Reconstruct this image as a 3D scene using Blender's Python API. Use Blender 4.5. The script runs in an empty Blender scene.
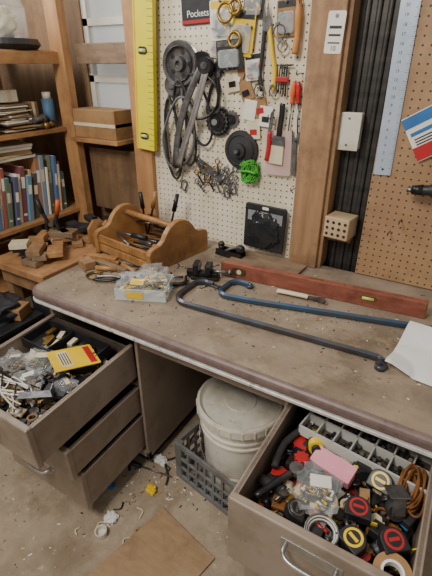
import bpy,bmesh,math,random
from mathutils import Vector,Matrix,Euler,noise as mnoise
R=random.Random(7)
T=lambda x,y,z:Matrix.Translation((x,y,z))
def Rx(a):return Matrix.Rotation(math.radians(a),4,'X')
def Ry(a):return Matrix.Rotation(math.radians(a),4,'Y')
def Rz(a):return Matrix.Rotation(math.radians(a),4,'Z')
I=Matrix.Identity(4)
def C(h):
    h=h.lstrip('#');o=[]
    for i in (0,2,4):
        c=int(h[i:i+2],16)/255;o.append(c/12.92 if c<=.04045 else ((c+.055)/1.055)**2.4)
    return tuple(o)
MC={}
def mat(n,c1,c2=None,rough=.6,metal=0,scale=12,st=(1,1,1),bump=0,bs=60,alpha=1,trans=0,lo=.35,hi=.65,dirt=None,ds=4,emit=0,dl=.48,dh=.7,spot=None,ss=14,sl=.6,sh=.68):
    if n in MC:return MC[n]
    m=bpy.data.materials.new(n);m.use_nodes=True;nt=m.node_tree;N=nt.nodes;L=nt.links
    b=N['Principled BSDF'];b.inputs['Roughness'].default_value=rough;b.inputs['Metallic'].default_value=metal
    b.inputs['Base Color'].default_value=(*C(c1),1)
    b.inputs['Alpha'].default_value=alpha;b.inputs['Transmission Weight'].default_value=trans
    tc=N.new('ShaderNodeTexCoord');mp=N.new('ShaderNodeMapping');mp.inputs['Scale'].default_value=st
    L.new(tc.outputs['Object'],mp.inputs['Vector'])
    last=None
    def overlay(last,sc,a,z,col):
        n2=N.new('ShaderNodeTexNoise');n2.inputs['Scale'].default_value=sc;n2.inputs['Detail'].default_value=8;n2.inputs['Roughness'].default_value=.7
        L.new(tc.outputs['Object'],n2.inputs['Vector'])
        r2=N.new('ShaderNodeValToRGB');r2.color_ramp.elements[0].position=a;r2.color_ramp.elements[1].position=z
        r2.color_ramp.elements[0].color=(0,0,0,1);r2.color_ramp.elements[1].color=(1,1,1,1)
        L.new(n2.outputs['Fac'],r2.inputs[0])
        mx=N.new('ShaderNodeMix');mx.data_type='RGBA'
        L.new(r2.outputs[0],mx.inputs[0]);L.new(last,mx.inputs[6]);mx.inputs[7].default_value=(*C(col),1);return mx.outputs[2]
    if c2:
        no=N.new('ShaderNodeTexNoise');no.inputs['Scale'].default_value=scale;no.inputs['Detail'].default_value=6;no.inputs['Roughness'].default_value=.65
        L.new(mp.outputs[0],no.inputs['Vector'])
        rp=N.new('ShaderNodeValToRGB');rp.color_ramp.elements[0].position=lo;rp.color_ramp.elements[1].position=hi
        rp.color_ramp.elements[0].color=(*C(c1),1);rp.color_ramp.elements[1].color=(*C(c2),1)
        L.new(no.outputs['Fac'],rp.inputs[0]);last=rp.outputs[0]
        if dirt:last=overlay(last,ds,dl,dh,dirt)
        if spot:last=overlay(last,ss,sl,sh,spot)
        L.new(last,b.inputs['Base Color'])
    if bump:
        nb=N.new('ShaderNodeTexNoise');nb.inputs['Scale'].default_value=bs;nb.inputs['Detail'].default_value=5
        L.new(mp.outputs[0],nb.inputs['Vector'])
        bp=N.new('ShaderNodeBump');bp.inputs['Strength'].default_value=bump;bp.inputs['Distance'].default_value=.004
        L.new(nb.outputs['Fac'],bp.inputs['Height']);L.new(bp.outputs[0],b.inputs['Normal'])
    MC[n]=m;return m
def pegmat(n,c1,c2,hole,c3):
    m=mat(n,c1,c2,rough=.55,scale=3,dirt=c3,ds=4,spot=c2,ss=9,sl=.5,sh=.7);nt=m.node_tree;N=nt.nodes;L=nt.links;b=N['Principled BSDF']
    src=b.inputs['Base Color'].links[0].from_socket
    tc=N.new('ShaderNodeTexCoord');s=N.new('ShaderNodeVectorMath');s.operation='SCALE';s.inputs[3].default_value=1/.0254
    fr=N.new('ShaderNodeVectorMath');fr.operation='FRACTION'
    sb=N.new('ShaderNodeVectorMath');sb.operation='SUBTRACT';sb.inputs[1].default_value=(.5,.5,.5)
    ml=N.new('ShaderNodeVectorMath');ml.operation='MULTIPLY';ml.inputs[1].default_value=(1,0,1)
    ln=N.new('ShaderNodeVectorMath');ln.operation='LENGTH'
    lt=N.new('ShaderNodeMath');lt.operation='LESS_THAN';lt.inputs[1].default_value=.13
    L.new(tc.outputs['Object'],s.inputs[0]);L.new(s.outputs[0],fr.inputs[0]);L.new(fr.outputs[0],sb.inputs[0]);L.new(sb.outputs[0],ml.inputs[0]);L.new(ml.outputs[0],ln.inputs[0]);L.new(ln.outputs['Value'],lt.inputs[0])
    mx=N.new('ShaderNodeMix');mx.data_type='RGBA';L.new(lt.outputs[0],mx.inputs[0]);L.new(src,mx.inputs[6]);mx.inputs[7].default_value=(*C(hole),1)
    L.new(mx.outputs[2],b.inputs['Base Color']);return m
class B:
    def __init__(s,name):s.name=name;s.bm=bmesh.new();s.mats=[]
    def mi(s,m):
        if m not in s.mats:s.mats.append(m)
        return s.mats.index(m)
    def add(s,t,M,m,smooth=False):
        i=s.mi(m)
        for f in t.faces:f.material_index=i;f.smooth=smooth
        t.transform(M);me=bpy.data.meshes.new('t');t.to_mesh(me);t.free();s.bm.from_mesh(me);bpy.data.meshes.remove(me);return s
    def box(s,sz,M,m,bev=0,seg=2):
        t=bmesh.new();bmesh.ops.create_cube(t,size=1);bmesh.ops.scale(t,vec=sz,verts=t.verts)
        if bev:bmesh.ops.bevel(t,geom=t.edges[:],offset=bev,segments=seg,affect='EDGES',profile=.5)
        return s.add(t,M,m)
    def bx(s,x0,x1,y0,y1,z0,z1,m,bev=0,M=I):
        return s.box((x1-x0,y1-y0,z1-z0),M@T((x0+x1)/2,(y0+y1)/2,(z0+z1)/2),m,bev)
    def cyl(s,r,h,M,m,r2=None,seg=24):
        t=bmesh.new();bmesh.ops.create_cone(t,cap_ends=True,segments=seg,radius1=r,radius2=r if r2 is None else r2,depth=h)
        i=s.mi(m)
        for f in t.faces:
            f.material_index=i;f.smooth=len(f.verts)==4
        t.transform(M);me=bpy.data.meshes.new('t');t.to_mesh(me);t.free();s.bm.from_mesh(me);bpy.data.meshes.remove(me);return s
    def lathe(s,prof,M,m,seg=40):
        t=bmesh.new();rings=[]
        for r,z in prof:
            if r<1e-5:rings.append([t.verts.new((0,0,z))])
            else:rings.append([t.verts.new((r*math.cos(2*math.pi*k/seg),r*math.sin(2*math.pi*k/seg),z)) for k in range(seg)])
        for a,b in zip(rings,rings[1:]):
            for k in range(seg):
                k2=(k+1)%seg
                if len(a)==1 and len(b)==1:continue
                if len(a)==1:t.faces.new((a[0],b[k],b[k2]))
                elif len(b)==1:t.faces.new((a[k],a[k2],b[0]))
                else:t.faces.new((a[k],a[k2],b[k2],b[k]))
        bmesh.ops.recalc_face_normals(t,faces=t.faces)
        s.add(t,M,m,False)
        return s
    def prism(s,poly,h,M,m,bev=0):
        t=bmesh.new();vs=[t.verts.new((x,y,0)) for x,y in poly];f=t.faces.new(vs)
        r=bmesh.ops.extrude_face_region(t,geom=[f]);bmesh.ops.translate(t,vec=(0,0,h),verts=[v for v in r['geom'] if isinstance(v,bmesh.types.BMVert)])
        bmesh.ops.recalc_face_normals(t,faces=t.faces)
        if bev:
            es=[e for e in t.edges if abs(e.verts[0].co.z-e.verts[1].co.z)<1e-6]
            bmesh.ops.bevel(t,geom=es,offset=bev,segments=3,affect='EDGES',profile=.5)
        return s.add(t,M,m)
    def tube(s,pts,r,m,M=I,closed=False,seg=8,sub=4,flat=None,smooth=True):
        P=[Vector(p) for p in pts]
        if sub>1 and len(P)>2:
            Q=[];n=len(P)
            rng=range(n) if closed else range(n-1)
            for i in rng:
                p0=P[(i-1)%n] if closed or i>0 else P[0];p1=P[i];p2=P[(i+1)%n];p3=P[(i+2)%n] if closed or i+2<n else P[-1]
                for k in range(sub):
                    u=k/sub;Q.append(.5*((2*p1)+(-p0+p2)*u+(2*p0-5*p1+4*p2-p3)*u*u+(-p0+3*p1-3*p2+p3)*u**3))
            if not closed:Q.append(P[-1])
            P=Q
        t=bmesh.new();n=len(P);up=None;rings=[]
        for i,p in enumerate(P):
            a=P[(i-1)%n] if closed or i>0 else p;b=P[(i+1)%n] if closed or i<n-1 else p
            d=(b-a).normalized()
            if up is None:
                up=Vector((0,0,1)) if abs(d.z)<.9 else Vector((1,0,0))
            up=(up-d*up.dot(d)).normalized();sd=d.cross(up)
            rr=r[min(len(r)-1,int(i*len(r)/n))] if isinstance(r,(list,tuple)) else r
            ra,rb=(rr,rr) if flat is None else flat
            rings.append([t.verts.new(p+sd*ra*math.cos(2*math.pi*(k+.5)/seg)+up*rb*math.sin(2*math.pi*(k+.5)/seg)) for k in range(seg)])
        for i in range(n if closed else n-1):
            a=rings[i];b=rings[(i+1)%n]
            for k in range(seg):
                t.faces.new((a[k],a[(k+1)%seg],b[(k+1)%seg],b[k]))
        if not closed:
            t.faces.new(rings[0]);t.faces.new(rings[-1])
        bmesh.ops.recalc_face_normals(t,faces=t.faces)
        return s.add(t,M,m,smooth)
    def blob(s,sz,M,m,amp=.25,fr=3,seed=0,sub=4,smooth=True):
        t=bmesh.new();bmesh.ops.create_icosphere(t,subdivisions=sub,radius=1)
        for v in t.verts:
            c=v.co.normalized();q=c*fr+Vector((seed*3.1,seed,0))
            k=1+amp*mnoise.noise(q)+amp*.6*abs(mnoise.noise(q*2.7))
            v.co=Vector((math.copysign(abs(c.x)**.7,c.x),math.copysign(abs(c.y)**.7,c.y),math.copysign(abs(c.z)**.8,c.z)))*k
        bmesh.ops.scale(t,vec=sz,verts=t.verts)
        return s.add(t,M,m,smooth)
    def text(s,txt,size,M,m,ext=.0003):
        cu=bpy.data.curves.new('tx','FONT');cu.body=txt;cu.size=size;cu.extrude=ext;cu.align_x='CENTER';cu.align_y='CENTER'
        o=bpy.data.objects.new('tx',cu);bpy.context.collection.objects.link(o)
        bpy.context.view_layer.update()
        me=bpy.data.meshes.new_from_object(o);t=bmesh.new();t.from_mesh(me)
        bpy.data.objects.remove(o);bpy.data.meshes.remove(me);bpy.data.curves.remove(cu)
        return s.add(t,M,m)
    def done(s,parent=None,origin=None):
        vs=s.bm.verts;n=len(vs)
        if origin is None:
            mn=Vector([min(v.co[i] for v in vs) for i in range(3)]);mxx=Vector([max(v.co[i] for v in vs) for i in range(3)])
            o0=Vector(((mn.x+mxx.x)/2,(mn.y+mxx.y)/2,mn.z))
        else:o0=Vector(origin)
        for v in vs:v.co-=o0
        me=bpy.data.meshes.new(s.name);s.bm.to_mesh(me);s.bm.free()
        for m in s.mats:me.materials.append(m)
        o=bpy.data.objects.new(s.name,me);bpy.context.collection.objects.link(o);o.location=o0
        if parent:o.parent=parent
        return o
def empty(n):
    o=bpy.data.objects.new(n,None);bpy.context.collection.objects.link(o);return o
def WM(x,z,rot=0,y=1.598):return T(x,y,z)@Rx(90)@Rz(rot)
def DM(x,y,z=.745,rot=0):return T(x,y,z)@Rz(rot)
def circ(r,n=16,z=0):return [(r*math.cos(2*math.pi*k/n),r*math.sin(2*math.pi*k/n),z) for k in range(n)]
def rrect(w,h,r,n=5):
    p=[]
    for cx,cy,a0 in((w/2-r,h/2-r,0),(-w/2+r,h/2-r,90),(-w/2+r,-h/2+r,180),(w/2-r,-h/2+r,270)):
        for k in range(n+1):
            a=math.radians(a0+90*k/n);p.append((cx+r*math.cos(a),cy+r*math.sin(a)))
    return p
def gear(r,n,d):
    p=[]
    for k in range(n*4):
        a=2*math.pi*k/(n*4);rr=r if k%4 in(0,1) else r-d;p.append((rr*math.cos(a),rr*math.sin(a)))
    return p
# ---------- materials
deskm=mat('desk_linoleum_dusty','#7f7060','#9a8a76',rough=.55,scale=5,bump=.25,bs=120,dirt='#62533f',ds=3.2,dl=.5,dh=.72,spot='#aa9a84',ss=7,sl=.55,sh=.78)
trimm=mat('trim_aluminium','#e4e2df','#c4c0ba',rough=.35,metal=.2,scale=30,spot='#8d8074',ss=16)
edgem=mat('edge_band','#66544f','#7c6963',rough=.45,scale=20,bump=.1,spot='#54443c',ss=10)
taupe=mat('painted_steel_taupe','#968779','#8a7b6c',rough=.38,scale=4,dirt='#736353',ds=5,bump=.03,spot='#5d4633',ss=22,sl=.66,sh=.72)
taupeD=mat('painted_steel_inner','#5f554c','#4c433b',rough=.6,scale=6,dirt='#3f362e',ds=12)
alu=mat('aluminium_pull','#c9c9c8','#aaa8a4',rough=.28,metal=.85,scale=20)
steel=mat('worn_steel','#8f8f90','#5d5a58',rough=.35,metal=.8,scale=25)
darksteel=mat('dark_steel','#3c3d42','#26262a',rough=.38,metal=.7,scale=20,dirt='#54463b',ds=15)
bluesteel=mat('blue_painted_frame','#3f5870','#33465a',rough=.35,metal=.4,scale=10,dirt='#545a62',ds=10,spot='#5c4a3c',ss=22)
barsteel=mat('grey_bar_steel','#565b64','#42464e',rough=.3,metal=.65,scale=10,dirt='#5d4f44',ds=12)
black=mat('black_plastic','#1d1d1f','#2a2a2c',rough=.45,scale=20)
rubber=mat('black_rubber','#232323','#303030',rough=.75,scale=20)
wood=mat('pine_stud','#a0734a','#b88b5b',rough=.6,scale=2.2,st=(14,14,1.2),bump=.2,bs=8,dirt='#855f3c',ds=5)
woodg=mat('aged_stud','#8b694a','#a5805b',rough=.65,scale=2.2,st=(16,16,1.2),bump=.25,bs=8,dirt='#674c36',ds=5)
woodh=mat('shelf_board','#987049','#b08559',rough=.6,scale=2,st=(10,1.5,10),bump=.1,bs=10,dirt='#765234',ds=5)
totem=mat('tote_wood','#8f633b','#ad804c',rough=.45,scale=2.5,st=(12,2,4),bump=.1,bs=10,dirt='#6e4c2d',ds=8)
mahog=mat('level_mahogany','#7d4637','#965b49',rough=.42,scale=3,st=(2,20,20),dirt='#6a3a2e',ds=12)
board=mat('dark_board','#75604b','#8a735a',rough=.7,scale=3,st=(3,20,20),dirt='#5a4636',ds=8)
pegw=pegmat('pegboard_cream','#e8e0cc','#d6cab0','#2a241e','#bfb090')
pegb=pegmat('pegboard_brown','#ab8a66','#957453','#2e2117','#846548')
whitep=mat('white_plastic','#dedacd','#cfc9b9',rough=.4,scale=6,dirt='#b9ad96',ds=8)
paper=mat('white_paper','#e8e8e6','#dddcd8',rough=.8,scale=10)
yellow=mat('yellow_paint','#e3d42b','#d8c81e',rough=.4,scale=8)
yel2=mat('yellow_plastic','#e8c414','#dcb510',rough=.4,scale=8)
red=mat('red_plastic','#b82428','#9c1c1f',rough=.4,scale=8)
orange=mat('orange_plastic','#d9622a','#c8541f',rough=.45,scale=8)
green=mat('green_twine','#4fae3a','#3c8c2c',rough=.8,scale=30)
pink=mat('pink_card','#e09aa8','#d58092',rough=.6,scale=8)
blue=mat('blue_plastic','#2d6fae','#245a92',rough=.5,scale=8)
brown=mat('brown_leather_cord','#8a5a2c','#6f4520',rough=.6,scale=20)
brass=mat('brass','#b08d4a','#8f6f36',rough=.35,metal=.8,scale=15)
clear=mat('clear_plastic_film','#dfe4e4',rough=.06,alpha=.13)
clearr=mat('clear_rigid_plastic','#dfe6e6',rough=.15,alpha=.32)
cardb=mat('cardboard','#a07c54','#8e6d46',rough=.85,scale=6,dirt='#7d5d3b',ds=6)
ply=mat('plywood_scrap','#9c7f5e','#aa8d6c',rough=.8,scale=3,st=(4,16,4),dirt='#82654a',ds=6,bump=.1)
crateg=mat('grey_crate_plastic','#77797b','#646667',rough=.55,scale=8,dirt='#5f5850',ds=8)
bucketm=mat('bucket_white','#e2ddd0','#d4cdbe',rough=.35,scale=4,dirt='#b8ad96',ds=6,spot='#9c8f78',ss=18,sl=.64,sh=.72)
floorm=mat('dirty_concrete','#b3a48f','#998973',rough=.85,scale=4,bump=.5,bs=60,dirt='#7a6852',ds=2.5,spot='#c2b49e',ss=30,sl=.62,sh=.7)
wallm=mat('barn_wall_boards','#836749','#664e37',rough=.8,scale=2,st=(8,8,1),dirt='#4d3a28',ds=4)
corr=mat('dark_corrugated','#33312f','#4c4844',rough=.4,metal=.4,scale=4,st=(1,1,6))
darkb=mat('dark_grey_bag','#2a2b2f','#3a3b40',rough=.6,scale=6,bump=.4,bs=15)
tape=mat('masking_cream','#d8ccae','#c9bb98',rough=.7,scale=10)
glass=mat('clear_glass','#e8f0ee',rough=.05,alpha=.25)
wcard=mat('white_card','#e4e0d4','#d6d1c2',rough=.6,scale=8)
# crinkled film: flat facets so it reads as clear polythene
def film(b,sz,M,seed,amp=.55):
    b.blob(sz,M,clear,amp,2.4,seed,3,False)
# ---------- room
b=B('floor');b.bx(-2.6,1.6,-1.2,1.72,-.06,0,floorm);b.done()
b=B('wall_back')
b.bx(-2.6,-1.76,1.68,1.74,0,2.6,wallm);b.bx(-1.76,-1.44,1.68,1.74,0,1.22,wallm);b.bx(-1.76,-1.44,1.68,1.74,2.1,2.6,wallm);b.bx(-1.44,1.6,1.68,1.74,0,2.6,wallm);b.done()
b=B('wall_left')
b.bx(-2.6,-2.54,-1.2,1.68,0,1.25,wallm);b.bx(-2.6,-2.54,-1.2,.5,1.25,2.6,wallm);b.bx(-2.6,-2.54,1.62,1.68,1.25,2.6,wallm);b.bx(-2.6,-2.54,.5,1.62,2.1,2.6,wallm);b.done()
frm=mat('window_frame_white','#d9d6cc','#c8c4b8',rough=.5,scale=5)
b=B('window_1')
for z in(1.22,1.42,1.66,2.07):b.bx(-1.76,-1.44,1.69,1.72,z,z+.03,frm)
for x in(-1.76,-1.47):b.bx(x,x+.03,1.69,1.72,1.25,2.07,frm)
b.bx(-1.75,-1.45,1.703,1.707,1.25,2.07,glass);b.done()
b=B('window_2')
for z in(1.25,1.65,2.07):b.bx(-2.585,-2.555,.5,1.62,z,z+.03,frm)
for y in(.5,1.05,1.59):b.bx(-2.585,-2.555,y,y+.03,1.25,2.1,frm)
b.bx(-2.572,-2.568,.5,1.62,1.25,2.08,glass);b.done()
b=B('wall_panel_corrugated')
x=-.46
while x<-.26:
    b.bx(x,x+.018,1.655,1.68,.0,2.5,corr,.006);b.bx(x+.018,x+.036,1.668,1.68,.0,2.5,corr);x+=.036
b.done()
# ---------- desk
desk=empty('steel_desk')
DX0,DX1,DY0,DY1=-1.345,.20,.83,1.62
def outline(o,r=.05):
    return [(x+(DX0+DX1)/2,y+(DY0+DY1)/2) for x,y in rrect(DX1-DX0+2*o,DY1-DY0+2*o,r+o,6)]
b=B('top');b.prism(outline(-.012),.02,T(0,0,.725),deskm);b.done(desk)
b=B('edge_band');b.prism(outline(.004),.038,T(0,0,.706),edgem,bev=.014);b.done(desk)
b=B('trim_strip');b.prism(outline(.006),.011,T(0,0,.695),trimm,bev=.002);b.done(desk)
def ped(n,x0,x1,divs):
    b=B(n);t=.012;y0,y1=.875,1.58
    b.bx(x0,x0+t,y0,y1,.04,.696,taupe,.002);b.bx(x1-t,x1,y0,y1,.04,.696,taupe,.002)
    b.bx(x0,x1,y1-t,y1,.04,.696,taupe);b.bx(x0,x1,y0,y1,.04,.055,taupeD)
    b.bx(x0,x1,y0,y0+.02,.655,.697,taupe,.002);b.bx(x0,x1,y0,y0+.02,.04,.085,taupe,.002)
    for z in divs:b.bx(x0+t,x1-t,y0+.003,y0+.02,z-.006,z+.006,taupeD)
    for xx in(x0+.04,x1-.04):
        for yy in(y0+.05,y1-.05):b.cyl(.02,.04,T(xx,yy,.02),black)
    b.done(desk)
ped('pedestal_1',-1.295,-.85,(.44,.30));ped('pedestal_2',-.295,.135,(.40,))
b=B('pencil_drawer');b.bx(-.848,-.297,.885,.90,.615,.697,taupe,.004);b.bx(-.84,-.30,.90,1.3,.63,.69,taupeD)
b.cyl(.009,.006,T(-.573,.882,.665)@Rx(90),alu);b.done(desk)
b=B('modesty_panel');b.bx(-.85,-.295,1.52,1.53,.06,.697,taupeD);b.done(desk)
def drawer(n,M,w,h,dep,div=None):
    b=B(n);t=.006
    b.bx(-w/2,w/2,0,.022,0,h,taupe,.004,M)
    for sg in(-1,1):
        x=sg*(w/2-.009);b.bx(x-.004,x+.004,.02,dep,.008,h-.004,taupe,0,M)
        x=sg*(w/2-.008);b.bx(x-.008,x+.008,.02,dep,h-.012,h-.004,taupe,.002,M)
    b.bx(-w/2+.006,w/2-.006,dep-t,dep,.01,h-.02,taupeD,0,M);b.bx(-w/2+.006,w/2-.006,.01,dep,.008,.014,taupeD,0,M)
    hz=h-.05 if h>.1 else h/2
    b.tube([(-.055,0,hz),(-.053,-.022,hz-.003),(-.035,-.032,hz-.006),(0,-.034,hz-.007),(.035,-.032,hz-.006),(.053,-.022,hz-.003),(.055,0,hz)],.006,alu,M,flat=(.005,.009))
    b.box((.135,.002,.034),M@T(0,-.001,hz),alu,.0005)
    return b.done(desk)
ML1=T(-1.085,.44,.44)@Rx(2.5);drawer('drawer_1',ML1,.42,.165,.45)
drawer('drawer_2',T(-1.08,.535,.285)@Rx(1.5),.42,.135,.37)
drawer('drawer_3',T(-1.08,.565,.09)@Rx(1),.42,.185,.36)
MR1=T(-.088,.53,.41);drawer('drawer_4',MR1,.40,.23,.48)
drawer('drawer_5',T(-.088,.64,.085),.40,.31,.3)
# ---------- pegboards & studs
b=B('pegboard');b.bx(-1.33,-.56,1.602,1.609,.746,2.3,pegw);b.bx(-1.30,-.5,1.609,1.64,.746,.80,wood);b.done()
b=B('wood_stud');b.bx(-1.405,-1.30,1.575,1.60,.746,2.4,wood,.003);b.done()
b=B('wood_stud');b.bx(-.575,-.455,1.56,1.60,.746,2.4,woodg,.004);b.bx(-.456,-.44,1.58,1.66,.746,2.4,woodg,.002);b.done()
b=B('brown_pegboard');b.bx(-.30,.6,1.602,1.609,.75,2.3,pegb);b.bx(-.30,.6,1.609,1.66,.70,.76,woodg);b.done()
# ---------- shelf unit left
b=B('shelving_unit')
for x in(-1.83,-2.4):
    for y in(1.53,.55):b.bx(x,x+.085,y,y+.045,0,2.5,wood,.003)
for z in(.50,.78,1.20,1.535):b.bx(-2.40,-1.80,.5,1.60,z,z+.02,woodh,.002)
b.bx(-1.80,-1.78,.5,1.6,1.50,1.55,woodh,.002)
b.done()
b=B('book_row');y=1.05;cols=['#54709a','#c9c4b4','#96544a','#55786a','#bda866','#555978','#e2ddd0','#7d4a4c','#6a8da8','#b5a07a','#585654','#a87858','#8494a6','#e5e0d0','#4f6278','#8c8c68']
i=0
while y<1.46:
    w=R.uniform(.010,.028);h=R.uniform(.19,.30);d=R.uniform(.15,.20);c=cols[i%16]
    lean=-9 if y<1.28 else -5
    m=mat('book_%s'%c,c,rough=.6);M=T(-1.835-R.uniform(0,.025),y+w/2+.02,.8)@Rx(lean+R.uniform(-1.5,1.5))
    b.bx(-d,0,-w/2,w/2,0,h,m,.0015,M);b.bx(-d-.001,-.005,-w/2+.002,w/2-.002,h-.003,h+.0006,paper,0,M)
    m2=mat('spine_band',"#e8e2cc",rough=.6) if i%3 else tape
    f0=R.uniform(.45,.65);b.bx(-.001,.0008,-w/2+.003,w/2-.003,h*f0,h*(f0+.2),m2,0,M)
    if i%2:b.bx(-.001,.0008,-w/2+.003,w/2-.003,h*.12,h*.16,m2,0,M)
    y+=w+.003;i+=1
for k in range(5):b.box((.16,.22,.012),T(-1.93,1.25+R.uniform(-.03,.03),1.105+k*.0135)@Rz(R.uniform(-12,12)),(wcard,tape,cardb,paper,wcard)[k],.001)
b.done()
b=B('magazine_stack')
for k in range(12):b.box((.20,.24,.008),T(-1.93+R.uniform(-.01,.01),.91+R.uniform(-.01,.01),.805+k*.009)@Rz(R.uniform(-5,5)),(wcard,tape,blue,red,paper)[k%5],.001)
b.done()
b=B('glass_cloche');b.lathe([(.11,0),(.115,.02),(.115,.12),(.09,.19),(.04,.225),(0,.232)],T(-1.93,1.36,1.60),glass);b.cyl(.013,.03,T(-1.93,1.36,1.845),glass)
b.lathe([(0,-.02),(.14,-.02),(.16,.0),(.15,.022),(0,.022)],T(-1.93,1.36,1.576),black);b.blob((.06,.06,.06),T(-1.93,1.36,1.66),tape,.3,3,4);b.done()
b=B('paper_pile')
for k in range(18):
    b.box((R.uniform(.14,.2),R.uniform(.12,.17),R.uniform(.002,.006)),T(-1.93+R.uniform(-.02,.02),1.30+R.uniform(-.02,.02),1.2235+k*.0065)@Rz(R.uniform(-16,16)),(paper,tape,wcard,cardb,wcard,board)[k%6],.0005)
b.done()
b=B('small_carton')
for x,y,z,s_,m in((-1.90,1.17,1.2205,(.08,.07,.09),cardb),(-1.91,1.17,1.3115,(.07,.08,.04),board),(-1.94,1.30,1.346,(.11,.09,.05),wcard),(-1.9,1.41,1.2205,(.06,.05,.12),board)):
    b.box(s_,T(x,y,z+s_[2]/2)@Rz(R.uniform(-15,15)),m,.002);b.box((s_[0]*1.01,s_[1]*.3,s_[2]*1.005),T(x,y,z+s_[2]/2),tape)
b.done()
b=B('glass_jar')
for k,(y,m) in enumerate(((1.09,brass),(1.01,steel),(.93,cardb))):
    M=T(-1.88,y,1.22);b.lathe([(0,0),(.034,0),(.036,.01),(.036,.075),(.03,.09),(.03,.1)],M,clearr);b.cyl(.032,.06,M@T(0,0,.035),m);b.cyl(.033,.016,M@T(0,0,.102),(red,steel,whitep)[k])
b.done()
b=B('coffee_mug');b.lathe([(0,0),(.04,0),(.042,.01),(.042,.095),(.038,.095),(.038,.01),(0,.01)],T(-1.84,1.12,1.22),red);b.tube([(.04,0,.08),(.065,0,.075),(.07,0,.05),(.06,0,.025),(.04,0,.02)],.006,red,T(-1.84,1.12,1.22)@Rz(-60));b.done()
b=B('pipe_fittings')
for k in range(8):
    M=T(R.uniform(-1.86,-1.82),R.uniform(1.38,1.46),1.237+.03*(k%2))@Rz(R.uniform(60,120))@Ry(90)
    b.cyl(.013,.07,M,steel);b.cyl(.017,.02,M@T(0,0,.03),steel if k%2 else brass)
b.done()
b=B('spray_can');M=T(-1.87,1.495,1.22);b.cyl(.028,.13,M@T(0,0,.065),mat('dull_blue','#4a6d8c','#3f5f7d'));b.cyl(.02,.03,M@T(0,0,.145),whitep);b.cyl(.029,.01,M@T(0,0,.005),steel);b.done()
b=B('wooden_shelf');b.bx(-1.74,-1.44,1.50,1.66,1.16,1.18,woodh,.002);b.bx(-1.74,-1.42,1.6,1.66,1.50,1.585,board,.003);b.bx(-1.74,-1.41,1.6,1.66,.80,1.12,wallm,.003);b.done()
b=B('cardboard_box');b.bx(-1.73,-1.46,1.52,1.65,1.18,1.31,cardb,.003);b.bx(-1.73,-1.46,1.518,1.652,1.235,1.25,tape);b.done()
# ---------- side bench
b=B('side_workbench');b.bx(-1.735,-1.385,.93,1.52,.70,.735,woodh,.004)
for x in(-1.72,-1.44):
    for y in(.97,1.46):b.bx(x,x+.04,y,y+.045,0,.70,woodg,.003)
b.bx(-1.72,-1.40,.96,.98,.62,.70,woodg,.003);b.done()
b=B('storage_tote')
for k,(z0,z1) in enumerate(((.0,.28),(.295,.60))):
    b.bx(-1.66,-1.40,1.03,1.44,z0,z1,darkb,.012);b.bx(-1.67,-1.39,1.02,1.45,z1-.02,z1+.008,black,.004)
    for j in range(5):b.bx(-1.398,-1.392,1.07+j*.08,1.10+j*.08,z0+.03,z1-.04,darkb,.002)
b.done()
b=B('black_plastic_crate')
b.bx(-1.74,-1.42,.66,.91,.0,.30,black,.01);b.bx(-1.73,-1.43,.67,.90,.305,.56,darkb,.01)
for z in(.285,.545):b.bx(-1.75,-1.41,.65,.92,z,z+.02,black,.004)
for j in range(6):
    for z in(.05,.34):b.bx(-1.422,-1.414,.69+j*.035,.71+j*.035,z,z+.18,darkb,.002);b.bx(-1.72+j*.05,-1.695+j*.05,.652,.662,z,z+.18,darkb,.002)
b.blob((.11,.09,.05),T(-1.58,.79,.60),darkb,.5,2.6,5);b.box((.12,.08,.05),T(-1.50,.84,.592)@Rz(20),cardb,.002);b.done()
b=B('spring_clamp');M=T(-1.62,1.20,.765)@Rz(25)@Rx(90)
for sg in(-1,1):
    b.tube([(sg*.012,0,0),(sg*.03,.05,0),(sg*.022,.085,0),(sg*.04,.14,0),(sg*.048,.18,0)],.009,black,M,flat=(.008,.012))
    b.tube([(sg*.035,.125,0),(sg*.05,.19,0)],.012,orange if sg>0 else black,M,sub=1,flat=(.01,.014))
    b.cyl(.014,.02,M@T(sg*.012,.004,0),orange,seg=16)
b.cyl(.012,.03,M@T(0,.075,0),steel);b.done()
b=B('wood_offcuts')
for k in range(26):
    w=R.uniform(.05,.15)
    M=T(R.uniform(-1.66,-1.46),R.uniform(.98,1.45),.7375+.012+(k%3)*.024)@Rz(R.uniform(-60,60))
    b.box((w,R.uniform(.03,.07),.024),M,(wood,woodg,darkb,board,cardb,black,tape)[k%7],.002)
b.done()
b=B('hand_saw_handle');M=T(-1.45,1.28,.737)@Rz(60)@Rx(90)
b.prism([(0,0),(.1,0),(.12,.05),(.10,.1),(.07,.12),(.05,.10),(.07,.07),(.06,.03),(.03,.03),(.02,.07),(.035,.11),(.01,.13),(-.02,.09),(-.02,.03)],.022,M,totem,bev=.004);b.done()
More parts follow.
